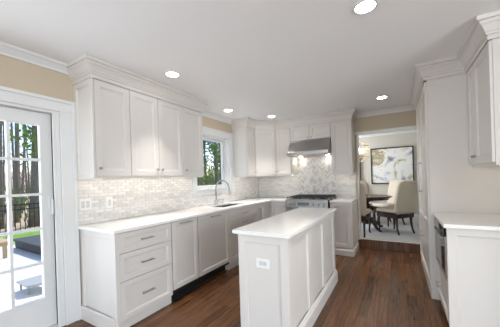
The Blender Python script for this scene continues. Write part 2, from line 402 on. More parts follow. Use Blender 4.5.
M().grid([WW[0] + .012, WW[0] + .065, WW[1] - .065, WW[1] - .012], [WW[2] + .012, WW[2] + .07, WW[3] - .065, WW[3] - .012],
         lambda u, z: not (WW[0] + .065 < u < WW[1] - .065 and WW[2] + .07 < z < WW[3] - .065), lambda u, z, t: (t, u, z), XL - .15, XL - .105).done('window_sash', TRIM, wr, bevel=.004)
M().box(XL - .13, XL - .126, WW[0] + .06, WW[1] - .06, WW[2] + .065, WW[3] - .06).done('glass', GLASS, wr)
M().box(XL - .105, XL - .085, 3.34, 3.44, WW[2] + .012, WW[2] + .035).tube([(XL - .09, 3.39, WW[2] + .03), (XL - .06, 3.40, WW[2] + .05), (XL - .05, 3.47, WW[2] + .06)], .006, 8).done('crank_handle', TRIM, wr)

# ------------------------------------------------------------------ backsplash tiles
def brick_tiles(u0, u1, z0, z1, f, hole, tw=.102, th=.034):
    m = M(); row = 0; z = z0
    while z < z1 - .004:
        u = u0 - (tw / 2 if row % 2 else 0)
        while u < u1 - .004:
            a, b, c, d = max(u, u0) + .0012, min(u + tw, u1) - .0012, z + .0012, min(z + th, z1) - .0012
            if b - a > .004 and d - c > .004 and not hole((a + b) / 2, (c + d) / 2):
                tl = [random.uniform(-.0018, .0018) for _ in range(4)]; i = .003
                q = [f(*p) for p in ((a, c, 0), (b, c, 0), (b, d, 0), (a, d, 0))] + [f(p[0], p[1], .007 + t_) for p, t_ in zip(((a + i, c + i), (b - i, c + i), (b - i, d - i), (a + i, d - i)), tl)]
                m.quadbox(q)
            u += tw
        z += th; row += 1
    return m
ZS0, ZS1 = .915, 1.388
def wall_hole(y, z): return WW[0] - .1 < y < WW[1] + .118 and z > WW[2] - .085
bs = M().grid([1.245, WW[0] - .1, WW[1] + .118, YB - .009], [ZS0, WW[2] - .086, ZS1], lambda u, z: not wall_hole(u, z), lambda u, z, t: (t, u, z), XL + .0005, XL + .004)
struct('wall_left_backsplash_grout', bs, GROUT)
struct('wall_left_backsplash', brick_tiles(1.245, YB - .012, ZS0, ZS1, lambda u, z, t: (XL + .0035 + t, u, z), wall_hole), TILE)
RX0, RX1 = -1.78, -1.01
struct('wall_back_backsplash_grout', M().box(XL + .012, -.658, YB - .004, YB - .0005, ZS0, ZS1).box(RX0, RX1, YB - .0042, YB - .0006, ZS1, 1.99), GROUT)
struct('wall_back_backsplash', brick_tiles(XL + .013, -.658, ZS0, ZS1, lambda u, z, t: (u, YB - .0035 - t, z), lambda u, z: RX0 - .005 < u < RX1 + .005), TILE)
# herringbone panel behind the range
hb = M(); L_, W_ = .087, .029
for i in range(-52, 52):
    for j in range(-18, 18):
        for kind_ in (0, 1):
            # herringbone: horizontal tile at (i*W, ...) staggered, in rotated frame
            ox = i * W_ + j * L_ * 2 * .5 * 2 * .5; oy = i * W_ - j * L_
            if kind_ == 0: x0, y0, x1, y1 = ox, oy, ox + L_, oy + W_
            else: x0, y0, x1, y1 = ox, oy + W_, ox + W_, oy + W_ + L_
            x0 += .0012; y0 += .0012; x1 -= .0012; y1 -= .0012
            pts = []
            for a, b in ((x0, y0), (x1, y0), (x1, y1), (x0, y1)):
                pts.append(((a - b) * .7071 + (RX0 + RX1) / 2, (a + b) * .7071 + 1.4))
            cx = sum(p[0] for p in pts) / 4; cz = sum(p[1] for p in pts) / 4
            if not (RX0 - .06 < cx < RX1 + .06 and .86 < cz < 2.05): continue
            tl = [random.uniform(-.0012, .0012) for _ in range(4)]
            q = [(p[0], YB - .0035, p[1]) for p in pts] + [(cx + (p[0] - cx) * .95, YB - .0105 - t_, cz + (p[1] - cz) * .95) for p, t_ in zip(pts, tl)]
            hb.quadbox(q)
for co, no in (((RX0 + .002, 0, 0), (-1, 0, 0)), ((RX1 - .002, 0, 0), (1, 0, 0)), ((0, 0, ZS0), (0, 0, -1)), ((0, 0, 1.995), (0, 0, 1))):
    bmesh.ops.bisect_plane(hb.bm, geom=hb.bm.verts[:] + hb.bm.edges[:] + hb.bm.faces[:], plane_co=co, plane_no=no, clear_outer=True)
struct('wall_back_herringbone', hb, HERR)

# ------------------------------------------------------------------ upper cabinets
ZU0, ZU1 = 1.39, 2.30
G = .0025
def left_upper(y0, y1, doors, label, end=False):
    r = root('upper_cabinet', label, 'cabinet', (-2.56, (y0 + y1) / 2, 1.37), 'white shaker wall cabinets')
    M().box(XL + .001, -2.415, y0 + (.02 if end else 0), y1 - .0005, ZU0, ZU1).done('body', CAB, r)
    M().box(-2.44, -2.418, y0 + (.02 if end else 0), y1 - .0005, 1.372, ZU0).done('light_rail', CAB, r)
    if end: M().shaker((XL + .001, y0 + .0195, 1.372), X_, -Y_, .3285, ZU1 - 1.372, .0195, .05).done('end_panel', CAB, r)
    for a, b, k in doors:
        d = M().shaker((-2.4145, a + G, ZU0 + .004), Y_, X_, b - a - 2 * G, ZU1 - ZU0 - .006).done('door', CAB, r)
        knob((-2.395, (a + .034) if k == 'l' else (b - .034), ZU0 + .075), X_, d)
    return r
left_upper(1.24, 1.62, [(1.262, 1.62, 'l')], 'single-door white wall cabinet nearest the patio door, panelled end showing', True)
left_upper(1.6205, 2.36, [(1.6205, 1.978, 'r'), (1.978, 2.36, 'l')], 'double-door white wall cabinet in the middle of the left run, paired knobs')
left_upper(2.3605, 2.76, [(2.3605, 2.758, 'l')], 'single-door white wall cabinet just left of the sink window')
# corner group
r = root('upper_cabinet', 'narrow white wall cabinet right of the sink window, plain daylit side', 'cabinet', (-2.56, 4.14, 1.37), 'white shaker wall cabinets')
M().box(XL + .001, -2.415, 3.984, 4.2995, ZU0, ZU1).done('body', CAB, r)
M().box(-2.44, -2.418, 3.984, 4.2995, 1.368, ZU0).box(XL + .014, -2.44, 3.984, 4.0, 1.368, ZU0).done('light_rail', CAB, r)
d = M().shaker((-2.4145, 4.003, ZU0 + .004), Y_, X_, .29, ZU1 - ZU0 - .006).done('door', CAB, r); knob((-2.395, 4.262, ZU0 + .075), X_, d)
r = root('upper_cabinet', 'diagonal white corner wall cabinet with one angled door', 'cabinet', (-2.5, 4.75, 1.37), 'white shaker wall cabinets')
M().prism([(XL + .001, 4.3005, 0), (-2.418, 4.3005, 0), (-2.0905, 4.628, 0), (-2.0905, YB - .001, 0), (XL + .001, YB - .001, 0)], (0, 0, ZU0), (0, 0, ZU1)).done('body', CAB, r)
M().prism([(-2.44, 4.3005, 0), (-2.418, 4.3005, 0), (-2.0905, 4.628, 0), (-2.0905, 4.65, 0)], (0, 0, 1.368), (0, 0, ZU0)).done('light_rail', CAB, r)
U = Vector((1, 1, 0)).normalized(); N = Vector((1, -1, 0)).normalized()
d = M().shaker(Vector((-2.409, 4.309, ZU0 + .004)) + U * .004, U, N, .428, ZU1 - ZU0 - .006, .017).done('door', CAB, r)
knob(Vector((-2.409, 4.309, ZU0 + .075)) + U * .40 + N * .017, N, d)
def back_upper(x0, x1, z0, doors, label, side=None):
    r = root('upper_cabinet', label, 'cabinet', ((x0 + x1) / 2, 4.79, z0 - .02), 'white shaker wall cabinets')
    M().box(x0 + .0005, x1 - .0005, 4.627, YB - .001, z0, ZU1).done('body', CAB, r)
    if z0 < 1.5: M().box(x0 + .0005, x1 - .0005, 4.627, 4.645, 1.368, z0).done('light_rail', CAB, r)
    for a, b, k in doors:
        d = M().shaker((a + G, 4.6265, z0 + .004), X_, -Y_, b - a - 2 * G, ZU1 - z0 - .006, fr=.057 if z0 < 1.5 else .05).done('door', CAB, r)
        if k: knob(((a + .032) if k == 'l' else (b - .032), 4.607, z0 + (.075 if z0 < 1.5 else .04)), -Y_, d)
    return r
back_upper(-2.0895, RX0, ZU0, [(-2.0895, RX0 - .003, 'l')], 'single-door white wall cabinet between the corner cabinet and the range hood')
back_upper(RX0, RX1, 2.035, [(RX0 + .003, -1.395, 'r'), (-1.395, RX1 - .003, 'l')], 'short two-door white wall cabinet above the steel range hood')
back_upper(RX1, -.658, ZU0, [(RX1 + .003, -.66, None)], 'single-door white wall cabinet right of the range hood beside the doorway')
# right upper
r = root('upper_cabinet', 'white wall cabinet above the right-hand counter with narrow and wide doors', 'cabinet', (.79, 2.86, 1.37), 'white shaker wall cabinets')
M().box(.6345, XR - .001, 2.519, 3.212, ZU0, ZU1).done('body', CAB, r)
M().box(.6345, .655, 2.519, 3.212, 1.368, ZU0).done('light_rail', CAB, r)
for a, b, k in ((2.521, 2.972, 'b'), (2.974, 3.210, 'a')):
    d = M().shaker((.634, a + G, ZU0 + .004), Y_, -X_, b - a - 2 * G, ZU1 - ZU0 - .006).done('door', CAB, r)
    knob((.615, (b - .032) if k == 'b' else (a + .032), ZU0 + .07), -X_, d)

# under-cabinet LED bars
def led(x0, x1, y0, y1, label):
    r = root('led_light_bar', label, 'light', ((x0 + x1) / 2, (y0 + y1) / 2, 1.36), 'under-cabinet light bars')
    M().box(x0, x1, y0, y1, 1.3815, 1.3898).done('housing', TRIM, r)
    M().box(*((x0 + .004, x1 - .004, y0 + .009, y1 - .009) if x1 - x0 > y1 - y0 else (x0 + .009, x1 - .009, y0 + .004, y1 - .004)), 1.378, 1.3818).done('diffuser', LED, r)
for yy, nm in (((1.30, 1.60), 'nearest the patio door'), ((1.68, 2.31), 'in the middle of the left run'), ((2.40, 2.72), 'left of the sink window')):
    # mounted under the bottom panel
    r = root('led_light_bar', 'slim warm light bar under the wall cabinet ' + nm, 'light', (-2.58, sum(yy) / 2, 1.38), 'under-cabinet light bars')
    M().box(-2.60, -2.57, *yy, 1.381, 1.3898).done('housing', TRIM, r)
    M().box(-2.592, -2.578, yy[0] + .004, yy[1] - .004, 1.377, 1.3812).done('diffuser', LED, r)
led(-2.60, -2.57, 4.05, 4.28, 'slim warm light bar under the narrow cabinet right of the sink window')
led(-2.05, -1.82, 4.80, 4.83, 'slim warm light bar under the cabinet left of the range hood')
led(-.97, -.70, 4.80, 4.83, 'slim warm light bar under the cabinet right of the range hood')
led(.80, .83, 2.62, 3.12, 'slim warm light bar under the right-hand wall cabinet')

# ------------------------------------------------------------------ base cabinets, left run
FX = -2.12
def base_left(name, label, cat, y0, y1, toe=True, grp='white shaker base cabinets', bm_=None):
    r = root(name, label, cat, (-2.43, (y0 + y1) / 2, 0), grp)
    M().box(XL + .001, FX - .0205, y0 + .0005, y1 - .0005, .1, .883).done('body', bm_ or CAB, r)
    if toe: M().box(XL + .03, FX - .03, y0 + .0005, y1 - .0005, .001, .1).done('toe_board', CAB, r)
    return r
r = base_left('drawer_cabinet', 'white three-drawer base cabinet at the near end by the patio door', 'cabinet', 1.275, 1.878)
M().shaker((XL + .001, 1.2745, .001), X_, -Y_, .5845, .8825, .022, .055).done('end_panel', CAB, r)
M().box(XL + .02, FX - .02, 1.236, 1.2525, .001, .135).box(FX - .02, FX + .006, 1.236, 1.276, .001, .075).done('plinth', CAB, r, bevel=.004)
M().box(FX - .0195, FX + .001, 1.2527, 1.2875, .07, .883).done('corner_post', CAB, r)
for z0, z1 in ((.692, .874), (.441, .688), (.095, .437)):
    d = M().shaker((FX - .02, 1.289, z0), Y_, X_, 1.876 - 1.289, z1 - z0, fr=.045).done('drawer_front', CAB, r)
    pull((FX, 1.565, (z0 + z1) / 2 if z0 > .1 else .27), Y_, X_, d)
r = base_left('undercounter_appliance', 'narrow panel-front undercounter appliance with black grille, left of the dishwasher', 'appliance', 1.8785, 2.299, False, bm_=BLACK)  # black body paints the shade into the gaps around the panel door
d = M().shaker((FX - .02, 1.889, .137), Y_, X_, .402, .738, fr=.045).done('panel_door', CAB, r); pull((FX, 2.075, .852), Y_, X_, d, .19)
M().box(XL + .05, FX - .035, 1.886, 2.296, .004, .1).done('toe_grille', BLACK, r)
m = M()
for k in range(5): m.box(FX - .0345, FX - .012, 1.89, 2.292, .02 + k * .015, .027 + k * .015)
m.done('grille_slats', BLACK, r)
r = base_left('dishwasher', 'white panel-front dishwasher left of the sink cabinet', 'dishwasher', 2.30, 2.949, False, bm_=BLACK)  # body colored black for the shaded gaps beside its panel
d = M().shaker((FX - .02, 2.307, .137), Y_, X_, .635, .738, fr=.045).done('panel_door', CAB, r); pull((FX, 2.625, .848), Y_, X_, d, .2)
M().box(XL + .05, FX - .09, 2.304, 2.944, .004, .1).done('toe_kick', BLACK, r)  # painted black to stand in for the shadow under the dishwasher
r = root('sink_cabinet', 'white sink base cabinet with two wide fronts under the window', 'cabinet', (-2.43, 3.37, 0), 'white shaker base cabinets')
M().box(XL + .001, FX - .0205, 2.9505, 3.795, .1, .62).box(FX - .06, FX - .0205, 2.9505, 3.795, .62, .883).box(XL + .001, FX - .06, 2.9505, 2.97, .62, .883).box(XL + .001, FX - .06, 3.775, 3.795, .62, .883).done('body', CAB, r)
M().box(XL + .03, FX - .03, 2.9505, 3.795, .001, .1).done('toe_board', CAB, r)
for z0, z1, pz in ((.72, .874, .79), (.105, .716, .655)):
    d = M().shaker((FX - .02, 2.953, z0), Y_, X_, .84, z1 - z0, fr=.045 if z0 > .5 else .057).done('drawer_front', CAB, r)
    pull((FX, 3.37, pz), Y_, X_, d)
r = root('corner_cabinet', 'white corner base cabinet with narrow knobbed door, right of the sink', 'cabinet', (-2.43, 4.3, 0), 'white shaker base cabinets')
M().box(XL + .001, FX - .0205, 3.7965, YB - .001, .1, .883).done('body', CAB, r)
M().box(XL + .03, FX - .03, 3.7965, YB - .06, .001, .1).done('toe_board', CAB, r)
d = M().shaker((FX - .02, 3.80, .105), Y_, X_, .285, .768).done('door', CAB, r); knob((FX, 3.90, .80), X_, d)
M().box(FX - .0205, FX - .002, 4.088, 4.338, .105, .873).done('filler', CAB, r)
FY = 4.34
r = root('base_cabinet', 'narrow white base cabinet tucked between the corner and the range', 'cabinet', (-1.94, 4.65, 0), 'white shaker base cabinets')
M().box(FX - .02, RX0 - .001, FY + .0205, YB - .001, .1, .883).done('body', CAB, r)
M().box(FX - .03, RX0 - .001, FY + .03, YB - .01, .001, .1).done('toe_board', CAB, r)
d = M().shaker((FX + .002, FY + .02, .105), X_, -Y_, -FX + RX0 - .006, .768).done('door', CAB, r)
knob((RX0 - .04, FY, .80), -Y_, d)
# right of range
r = root('base_cabinet', 'white base cabinet right of the range with furniture plinth by the doorway', 'cabinet', (-.84, 4.65, 0), 'white shaker base cabinets')
M().box(RX1 + .004, -.672, FY + .0405, YB - .001, .001, .883).done('body', CAB, r)
M().shaker((RX1 + .006, FY + .04, .13), X_, -Y_, -.672 - RX1 - .008, .745).done('door', CAB, r)
M().shaker((-.6715, FY + .0405, .001), Y_, X_, YB - .002 - FY - .0405, .8825, .018).done('end_panel', CAB, r)
pl = [(.0005, .002), (.018, .002), (.018, .085), (.008, .105), (.0005, .108)]
M().sweep(pl, [(RX1 + .004, FY + .02), (-.6535, FY + .02), (-.6535, YB - .034)]).done('plinth', CAB, r)

# ------------------------------------------------------------------ countertops
CT = M().grid([XL + .001, -2.60, -2.25, -2.097, RX0 - .002], [1.232, 3.02, 3.68, 4.315, YB - .001],
              lambda x, y: (x < -2.097 or y > 4.315) and not (-2.60 < x < -2.25 and 3.02 < y < 3.68), lambda u, w_, t: (u, w_, t), .884, .914)
tag(CT.done('countertop', QUARTZ, bevel=.003), 'long L-shaped white quartz countertop running under the window to the range', 'countertop')
tag(M().box(RX1 + .003, -.645, 4.325, YB - .001, .884, .914).done('countertop', QUARTZ, bevel=.003), 'small white quartz countertop right of the range by the doorway', 'countertop')
tag(M().box(.309, XR - .001, 2.485, 3.212, .884, .914).done('countertop', QUARTZ, bevel=.003), 'white quartz countertop on the right above the microwave drawer', 'countertop')
tag(M().box(-1.163, -.675, 1.659, 3.29, .884, .914).done('countertop', QUARTZ, bevel=.003), 'white quartz countertop of the narrow centre island', 'countertop')

# sink, faucet, dispenser
r = root('sink', 'undermount stainless sink set in the counter below the window', 'sink', (-2.425, 3.35, .66))
a, b, c, d_ = -2.605, -2.245, 3.015, 3.685
M().box(a, b, c, d_, .66, .668).box(a, a + .006, c, d_, .668, .8835).box(b - .006, b, c, d_, .668, .8835).box(a + .006, b - .006, c, c + .006, .668, .8835).box(a + .006, b - .006, d_ - .006, d_, .668, .8835).done('basin', STEEL, r)
M().lathe([(.045, .668), (.045, .672), (.03, .673), (.012, .670)], (-2.425, 3.35), 24).done('drain', NICKEL, r)
fx, fy = -2.645, 3.335
r = root('faucet', 'brushed steel gooseneck faucet standing behind the sink', 'faucet', (fx, fy, .914))
M().lathe([(.03, .9142), (.03, .925), (.021, .932), (.02, .99), (.018, 1.0)], (fx, fy), 24).done('base', STEEL, r)
pts = [(fx, fy, 1.0), (fx, fy, 1.18)]
for k in range(1, 13): a_ = math.pi * k / 13; pts.append((fx + .135 * (1 - math.cos(a_)), fy, 1.18 + .135 * math.sin(a_)))
pts.append((fx + .275, fy, 1.155))
M().tube(pts, .0125, 12).done('spout', STEEL, r, smooth=True)
M().tube([(fx + .274, fy, 1.165), (fx + .282, fy, 1.07)], [.017, .019], 14).done('spray_head', STEEL, r)
M().tube([(fx, fy + .018, .965), (fx, fy + .05, .97), (fx + .02, fy + .085, 1.0)], [.009, .008, .006], 10).done('lever', STEEL, r)
r = root('soap_dispenser', 'small steel soap dispenser on the counter right of the faucet', 'soap dispenser', (-2.645, 3.52, .914))
M().lathe([(.02, .9142), (.02, .92), (.011, .926), (.011, .975), (.014, .978), (.014, .995), (.006, 1.0)], (-2.645, 3.52), 20).done('pump', STEEL, r)
M().tube([(-2.645, 3.52, .988), (-2.59, 3.52, .992), (-2.575, 3.52, .982)], .005, 8).done('nozzle', STEEL, r)
tag(M().lathe([(.02, .9142), (.02, .92), (.012, .922), (.012, .932), (.008, .934)], (-2.645, 3.15), 20).done('air_switch', STEEL), 'tiny round steel switch button on the counter left of the faucet', 'button')

# outlets
def outlet(label, O, U, N, w_, h, faces, name='outlet'):
    O, U, N = Vector(O), Vector(U), Vector(N)
    r = root(name, label, 'outlet', tuple(O))
    def bx(m, u0, u1, z0, z1, n0, n1):
        p = [O + U * u + Z_ * z + N * n for n in (n0, n1) for u, z in ((u0, z0), (u1, z0), (u1, z1), (u0, z1))]; return m.quadbox(p)
    bx(M(), -w_ / 2, w_ / 2, 0, h, .0005, .006).done('cover_plate', PLATE, r, bevel=.002)
    for (u, z, fw, fh) in faces:
        f = bx(M(), u - fw / 2, u + fw / 2, z - fh / 2, z + fh / 2, .0055, .0085).done('receptacle', SLOT, r, bevel=.001)
        for s in (-1, 1):
            for q in (-.0055, .0055):
                if fw < fh * 1.1: uu, zz, du, dz = u + q, z + s * fh * .22, .0011, .005
                else: uu, zz, du, dz = u + s * fw * .22, z + q, .005, .0011
                bx(M(), uu - du, uu + du, zz - dz, zz + dz, .0083, .0089).done('slot', HOLE, f)
outlet('two-gang white outlet plate on the tile nearest the patio door', (XL + .0125, 1.312, 1.06), Y_, X_, .115, .115, [(-.023, .0575, .034, .07), (.023, .0575, .034, .07)])
outlet('single white outlet plate on the left tile, second from the patio door', (XL + .0125, 1.555, 1.055), Y_, X_, .07, .115, [(0, .0575, .034, .07)])
outlet('sideways white outlet plate on the near end of the island', (-.915, 1.6995 + .011, .625), X_, -Y_, .118, .073, [(0, .0365, .068, .034)])

# ------------------------------------------------------------------ range and hood
r = root('range', 'stainless gas range with black grates below the hood', 'range', (-1.395, 4.6, 0))
RA, RB = RX0 + .004, RX1 - .004
M().box(RA, RB, 4.285, YB - .013, .1, .925).done('body', BLACK, r)
M().box(RA + .03, RB - .03, 4.34, YB - .05, .001, .1).done('toe_kick', BLACK, r)
M().prism([(RA, 4.284, .775), (RA, 4.245, .785), (RA, 4.262, .925), (RA, 4.284, .926)], (0, 0, 0), (RB - RA, 0, 0)).done('control_panel', RANGESTEEL, r)
dr = M().box(RA, RB, 4.25, 4.284, .20, .77).done('oven_door', STEEL, r, bevel=.004)
M().box(RA + .12, RB - .12, 4.2475, 4.2505, .32, .60).done('oven_window', BLACKGLASS, dr)
m = M().tube([(RA + .06, 4.205, .715), (RB - .06, 4.205, .715)], .012, 12)
for xx in (RA + .09, RB - .09): m.tube([(xx, 4.252, .715), (xx, 4.205, .715)], .008, 8)
m.done('oven_handle', STEEL, dr)
M().box(RA, RB, 4.255, 4.284, .105, .195).done('storage_drawer', STEEL, r, bevel=.003)
for xx in (RA + .075, RA + .165, RB - .255, RB - .165, RB - .075):
    k = M().tube([(xx, 4.254, .855), (xx, 4.246, .854), (xx, 4.245, .854), (xx, 4.216, .851), (xx, 4.213, .851)], [.027, .027, .021, .019, .015], 18).done('control_knob', STEEL, r)
M().prism([(RA + .235, 4.2515, .825), (RA + .235, 4.2495, .825), (RA + .235, 4.2555, .885), (RA + .235, 4.2575, .885)], (0, 0, 0), (.21, 0, 0)).done('display', DISPLAY, r)
M().box(RA, RB, 4.262, YB - .04, .926, .938).done('cooktop', STEEL, r, bevel=.003)
M().box(RA, RB, YB - .042, YB - .014, .926, .985).done('back_guard', STEEL, r, bevel=.003)
for k in range(3):
    g0 = RA + .012 + k * .249; g1 = g0 + .243; m = M()
    for yy in (4.30, 4.43, 4.56, 4.60, 4.74, 4.87): m.box(g0, g1, yy - .006, yy + .006, .962, .978)
    for xx in (g0, (g0 + g1) / 2 - .006, g1 - .012): m.box(xx, xx + .012, 4.30, 4.87, .958, .974)
    for xx in (g0, g1 - .014):
        for yy in (4.30, 4.58, 4.856): m.box(xx, xx + .014, yy - .002, yy + .012, .938, .96)
    m.done('grate', IRON, r)
    if k != 1:
        for yy in (4.43, 4.74): M().lathe([(.05, .9385), (.05, .948), (.036, .95), (.036, .958), (.02, .959)], ((g0 + g1) / 2, yy), 20).done('burner', IRON, r)
    else: M().lathe([(.06, .9385), (.06, .948), (.045, .95), (.045, .958), (.02, .959)], ((g0 + g1) / 2, 4.58), 20).done('burner', IRON, r)
r = root('range_hood', 'sloped stainless range hood under the short wall cabinet', 'range hood', (-1.395, 4.68, 1.735))
M().prism([(RX0 + .004, YB - .014, 1.735), (RX0 + .004, 4.395, 1.735), (RX0 + .004, 4.395, 1.80), (RX0 + .004, 4.585, 2.0), (RX0 + .004, 4.60, 2.033), (RX0 + .004, YB - .014, 2.033)], (0, 0, 0), (RX1 - RX0 - .008, 0, 0)).done('canopy', STEEL, r, bevel=.003)
for xx in (-1.60, -1.40, -1.20): M().box(xx - .095, xx + .095, 4.46, 4.76, 1.7315, 1.7355).done('baffle_filter', NICKEL, r)
for xx in (-1.66, -1.13): M().lathe([(.03, 1.7345), (.03, 1.731), (.025, 1.7305)], (xx, 4.84), 20).done('lamp', HOODLENS, r)

# ------------------------------------------------------------------ island
r = root('island_cabinet', 'narrow white panelled centre island cabinet on the dark wood floor', 'island', (-.92, 2.475, 0))
IX0, IX1, IY0, IY1 = -1.137, -.70, 1.70, 3.25
M().box(IX0 + .02, IX1 - .0205, IY0 + .0205, IY1 - .0205, .001, .883).done('body', CAB, r)
M().shaker((IX0 + .001, IY0 + .02, .001), X_, -Y_, IX1 - IX0 - .002, .882, .02, .062).done('end_panel', CAB, r)
M().shaker((IX0 + .001, IY1 - .02, .001), X_, Y_, IX1 - IX0 - .002, .882, .02, .062).done('end_panel', CAB, r)
n = 3; wd = (IY1 - IY0 - .04) / n
for k in range(n): M().shaker((IX1 - .0202, IY0 + .0202 + k * wd, .001), Y_, X_, wd - .0005, .882, .0202, .055).done('side_panel', CAB, r)
for k in range(n):
    d = M().shaker((IX0 + .0198, IY0 + .0202 + k * wd, .105), Y_, -X_, wd - .003, .77, .0198).done('door', CAB, r)
    knob((IX0, IY0 + .06 + k * wd, .80), -X_, d)
ip = [(.0005, .002), (.022, .002), (.022, .115), (.016, .128), (.006, .148), (.0005, .15)]
M().sweep(ip, [(IX1, IY0 - .0), (IX1, IY1)]).done('plinth', CAB, r)

# ------------------------------------------------------------------ pantry / panel refrigerator, right
r = root('panel_refrigerator', 'tall white built-in refrigerator with panel doors beside the dining doorway', 'refrigerator', (.6, 3.9, 0))
M().box(.2935, XR - .001, 3.214, 4.573, .001, 2.30).done('cabinet_body', CAB, r)
for a, b, hy in ((3.234, 3.894, 3.855), (3.896, 4.556, 3.935)):
    d = M().shaker((.293, a + G, .735), Y_, -X_, b - a - 2 * G, 2.292 - .735).done('door', CAB, r)
    m = M().tube([(.235, hy, 1.09), (.235, hy, 1.47)], .008, 10)
    for z in (1.10, 1.46): m.tube([(.274, hy, z), (.235, hy, z)], .006, 8)
    m.done('handle', NICKEL, d)
d = M().shaker((.293, 3.236, .105), Y_, -X_, 1.318, .625).done('freezer_drawer', CAB, r)
m = M().tube([(.235, 3.7, .55), (.235, 4.1, .55)], .008, 10)
for yy in (3.74, 4.06): m.tube([(.274, yy, .55), (.235, yy, .55)], .006, 8)
m.done('handle', NICKEL, d)
M().box(.28, .2934, 3.215, 4.572, .001, .1).done('toe_board', CAB, r)

# right base with microwave drawer
r = root('base_cabinet', 'white base cabinet on the right with panelled end, holding the microwave', 'cabinet', (.64, 2.85, 0), 'white shaker base cabinets')
m = M().box(.36, XR - .001, 2.541, 3.212, .1, .445).box(.90, XR - .001, 2.541, 3.212, .445, .883).box(.336, .90, 2.541, 2.556, .445, .883).box(.336, .90, 3.185, 3.212, .445, .883).box(.336, .90, 2.556, 3.185, .872, .883)
m.done('body', CAB, r)
M().box(.39, XR - .01, 2.541, 3.212, .001, .1).done('toe_board', CAB, r)
M().shaker((.3305, 2.5405, .001), X_, -Y_, XR - .001 - .3305, .8825, .022, .058).done('end_panel', CAB, r)
d = M().shaker((.3595, 2.545, .085), Y_, -X_, .655, .345, .028, .05).done('drawer_front', CAB, r)
pull((.3315, 2.955, .26), Y_, -X_, d, .14)
r = root('microwave_drawer', 'stainless microwave drawer built under the right-hand counter', 'microwave', (.6, 2.87, .446))
M().box(.345, .88, 2.56, 3.18, .448, .868).done('casing', BLACK, r)
M().box(.322, .3448, 2.557, 3.184, .448, .475).box(.322, .3448, 2.557, 2.60, .475, .80).box(.322, .3448, 3.15, 3.184, .475, .80).done('frame', STEEL, r, bevel=.002)
M().box(.324, .3447, 2.6005, 3.1495, .4755, .7995).done('door_glass', BLACKGLASS, r)
M().box(.316, .3446, 2.557, 3.184, .80, .868).done('control_panel', BLACKGLASS, r, bevel=.002)
M().box(.306, .324, 2.63, 3.12, .765, .785).done('handle', STEEL, r, bevel=.003)

# ------------------------------------------------------------------ recessed ceiling lights
can = root('recessed_light', 'round recessed ceiling light closest to the camera, above the island', 'ceiling light', (0, 0, 0), 'recessed ceiling lights')
M().lathe([(.084, -.0005), (.084, -.005), (.080, -.008), (.064, -.008), (.064, -.0005)], (0, 0), 36).done('trim_ring', TRIM, can)
M().lathe([(.0635, -.0006), (.0635, -.004), (.05, -.0045)], (0, 0), 36).done('lens', CANLENS, can)
sd = bpy.data.lights.new('downlight', 'SPOT'); sd.energy = 58; sd.spot_size = math.radians(72); sd.spot_blend = 1.0; sd.shadow_soft_size = .05; sd.color = (1, .96, .91)
so = bpy.data.objects.new('downlight', sd); C.objects.link(so); so.parent = can; so.location = (0, 0, -.012)
cans = [(-.155, 1.865, None), (-2.03, 1.88, 'round recessed ceiling light in front of the left wall cabinets'), (-2.36, 3.36, 'round recessed ceiling light just in front of the sink window'),
        (-1.95, 4.15, 'round recessed ceiling light in front of the back wall cabinets'), (-.16, 4.15, 'round recessed ceiling light in front of the dining doorway')]
for i, (x, y, lb) in enumerate(cans):
    o = can if i == 0 else copy_tree(can)
    o.location = (x, y, H)
    if lb: o['label'] = lb

# ------------------------------------------------------------------ dining room
tag(M().box(-2.2, 1.0, 5.12, 7.0, DZ + .0005, DZ + .012).done('area_rug', RUG), 'pale grey area rug under the round dining table', 'rug')
TX, TY = -.60, 6.0
r = root('dining_table', 'round espresso wood pedestal dining table seen through the doorway', 'table', (TX, TY, DZ))
z = DZ + .0121
M().lathe([(.44, z + .655), (.44, z + .695), (.49, z + .70), (.505, z + .71), (.505, z + .722), (.49, z + .73)], (TX, TY), 48).done('tabletop', DARKWOOD, r, bevel=.002)
M().lathe([(.09, z + .12), (.12, z + .16), (.12, z + .2), (.06, z + .26), (.05, z + .34), (.085, z + .46), (.09, z + .52), (.055, z + .58), (.12, z + .63), (.2, z + .654)], (TX, TY), 28).done('pedestal', DARKWOOD, r, smooth=True)
for k in range(4):
    a_ = math.pi / 4 + k * math.pi / 2; dx, dy = math.cos(a_), math.sin(a_)
    P = [(TX + dx * q, TY + dy * q, z + h) for q, h in ((.04, .22), (.14, .21), (.24, .13), (.32, .05), (.38, .032), (.41, .03))]
    M().tube(P, [.045, .042, .034, .028, .028, .022], 10).done('foot', DARKWOOD, r, smooth=True)
def rounded(cx, cy, hw, hd, z, n=4, rr=.03):
    out = []
    for sx, sy, a0 in ((1, 1, 0), (-1, 1, 90), (-1, -1, 180), (1, -1, 270)):
        for k in range(n + 1):
            a = math.radians(a0 + 90 * k / n); q = min(rr, hw * .9, hd * .9)
            out.append((cx + sx * (hw - q) + q * math.cos(a), cy + sy * (hd - q) + q * math.sin(a), z))
    return out
ch = root('dining_chair', 'x', 'chair', (0, 0, 0), 'upholstered dining chairs')
M().loft([rounded(0, 0, .235, .235, .425), rounded(0, 0, .25, .245, .44), rounded(0, 0, .25, .245, .475), rounded(0, 0, .235, .23, .49), rounded(0, 0, .19, .19, .495)]).done('seat', CREAM, ch, smooth=True)
M().box(-.235, .235, -.235, .235, .315, .426).done('seat_rail', DARKWOOD, ch, bevel=.006)
secs = []
for zz, yy, hw, hd in ((.40, -.215, .225, .035), (.45, -.22, .24, .045), (.6, -.235, .245, .045), (.8, -.27, .25, .045), (.95, -.305, .245, .045), (1.01, -.32, .225, .042), (1.035, -.327, .19, .036), (1.047, -.33, .12, .022)):
    secs.append(rounded(0, yy, hw, hd, zz, 4, .03))
M().loft(secs).done('backrest', CREAM, ch, smooth=True)
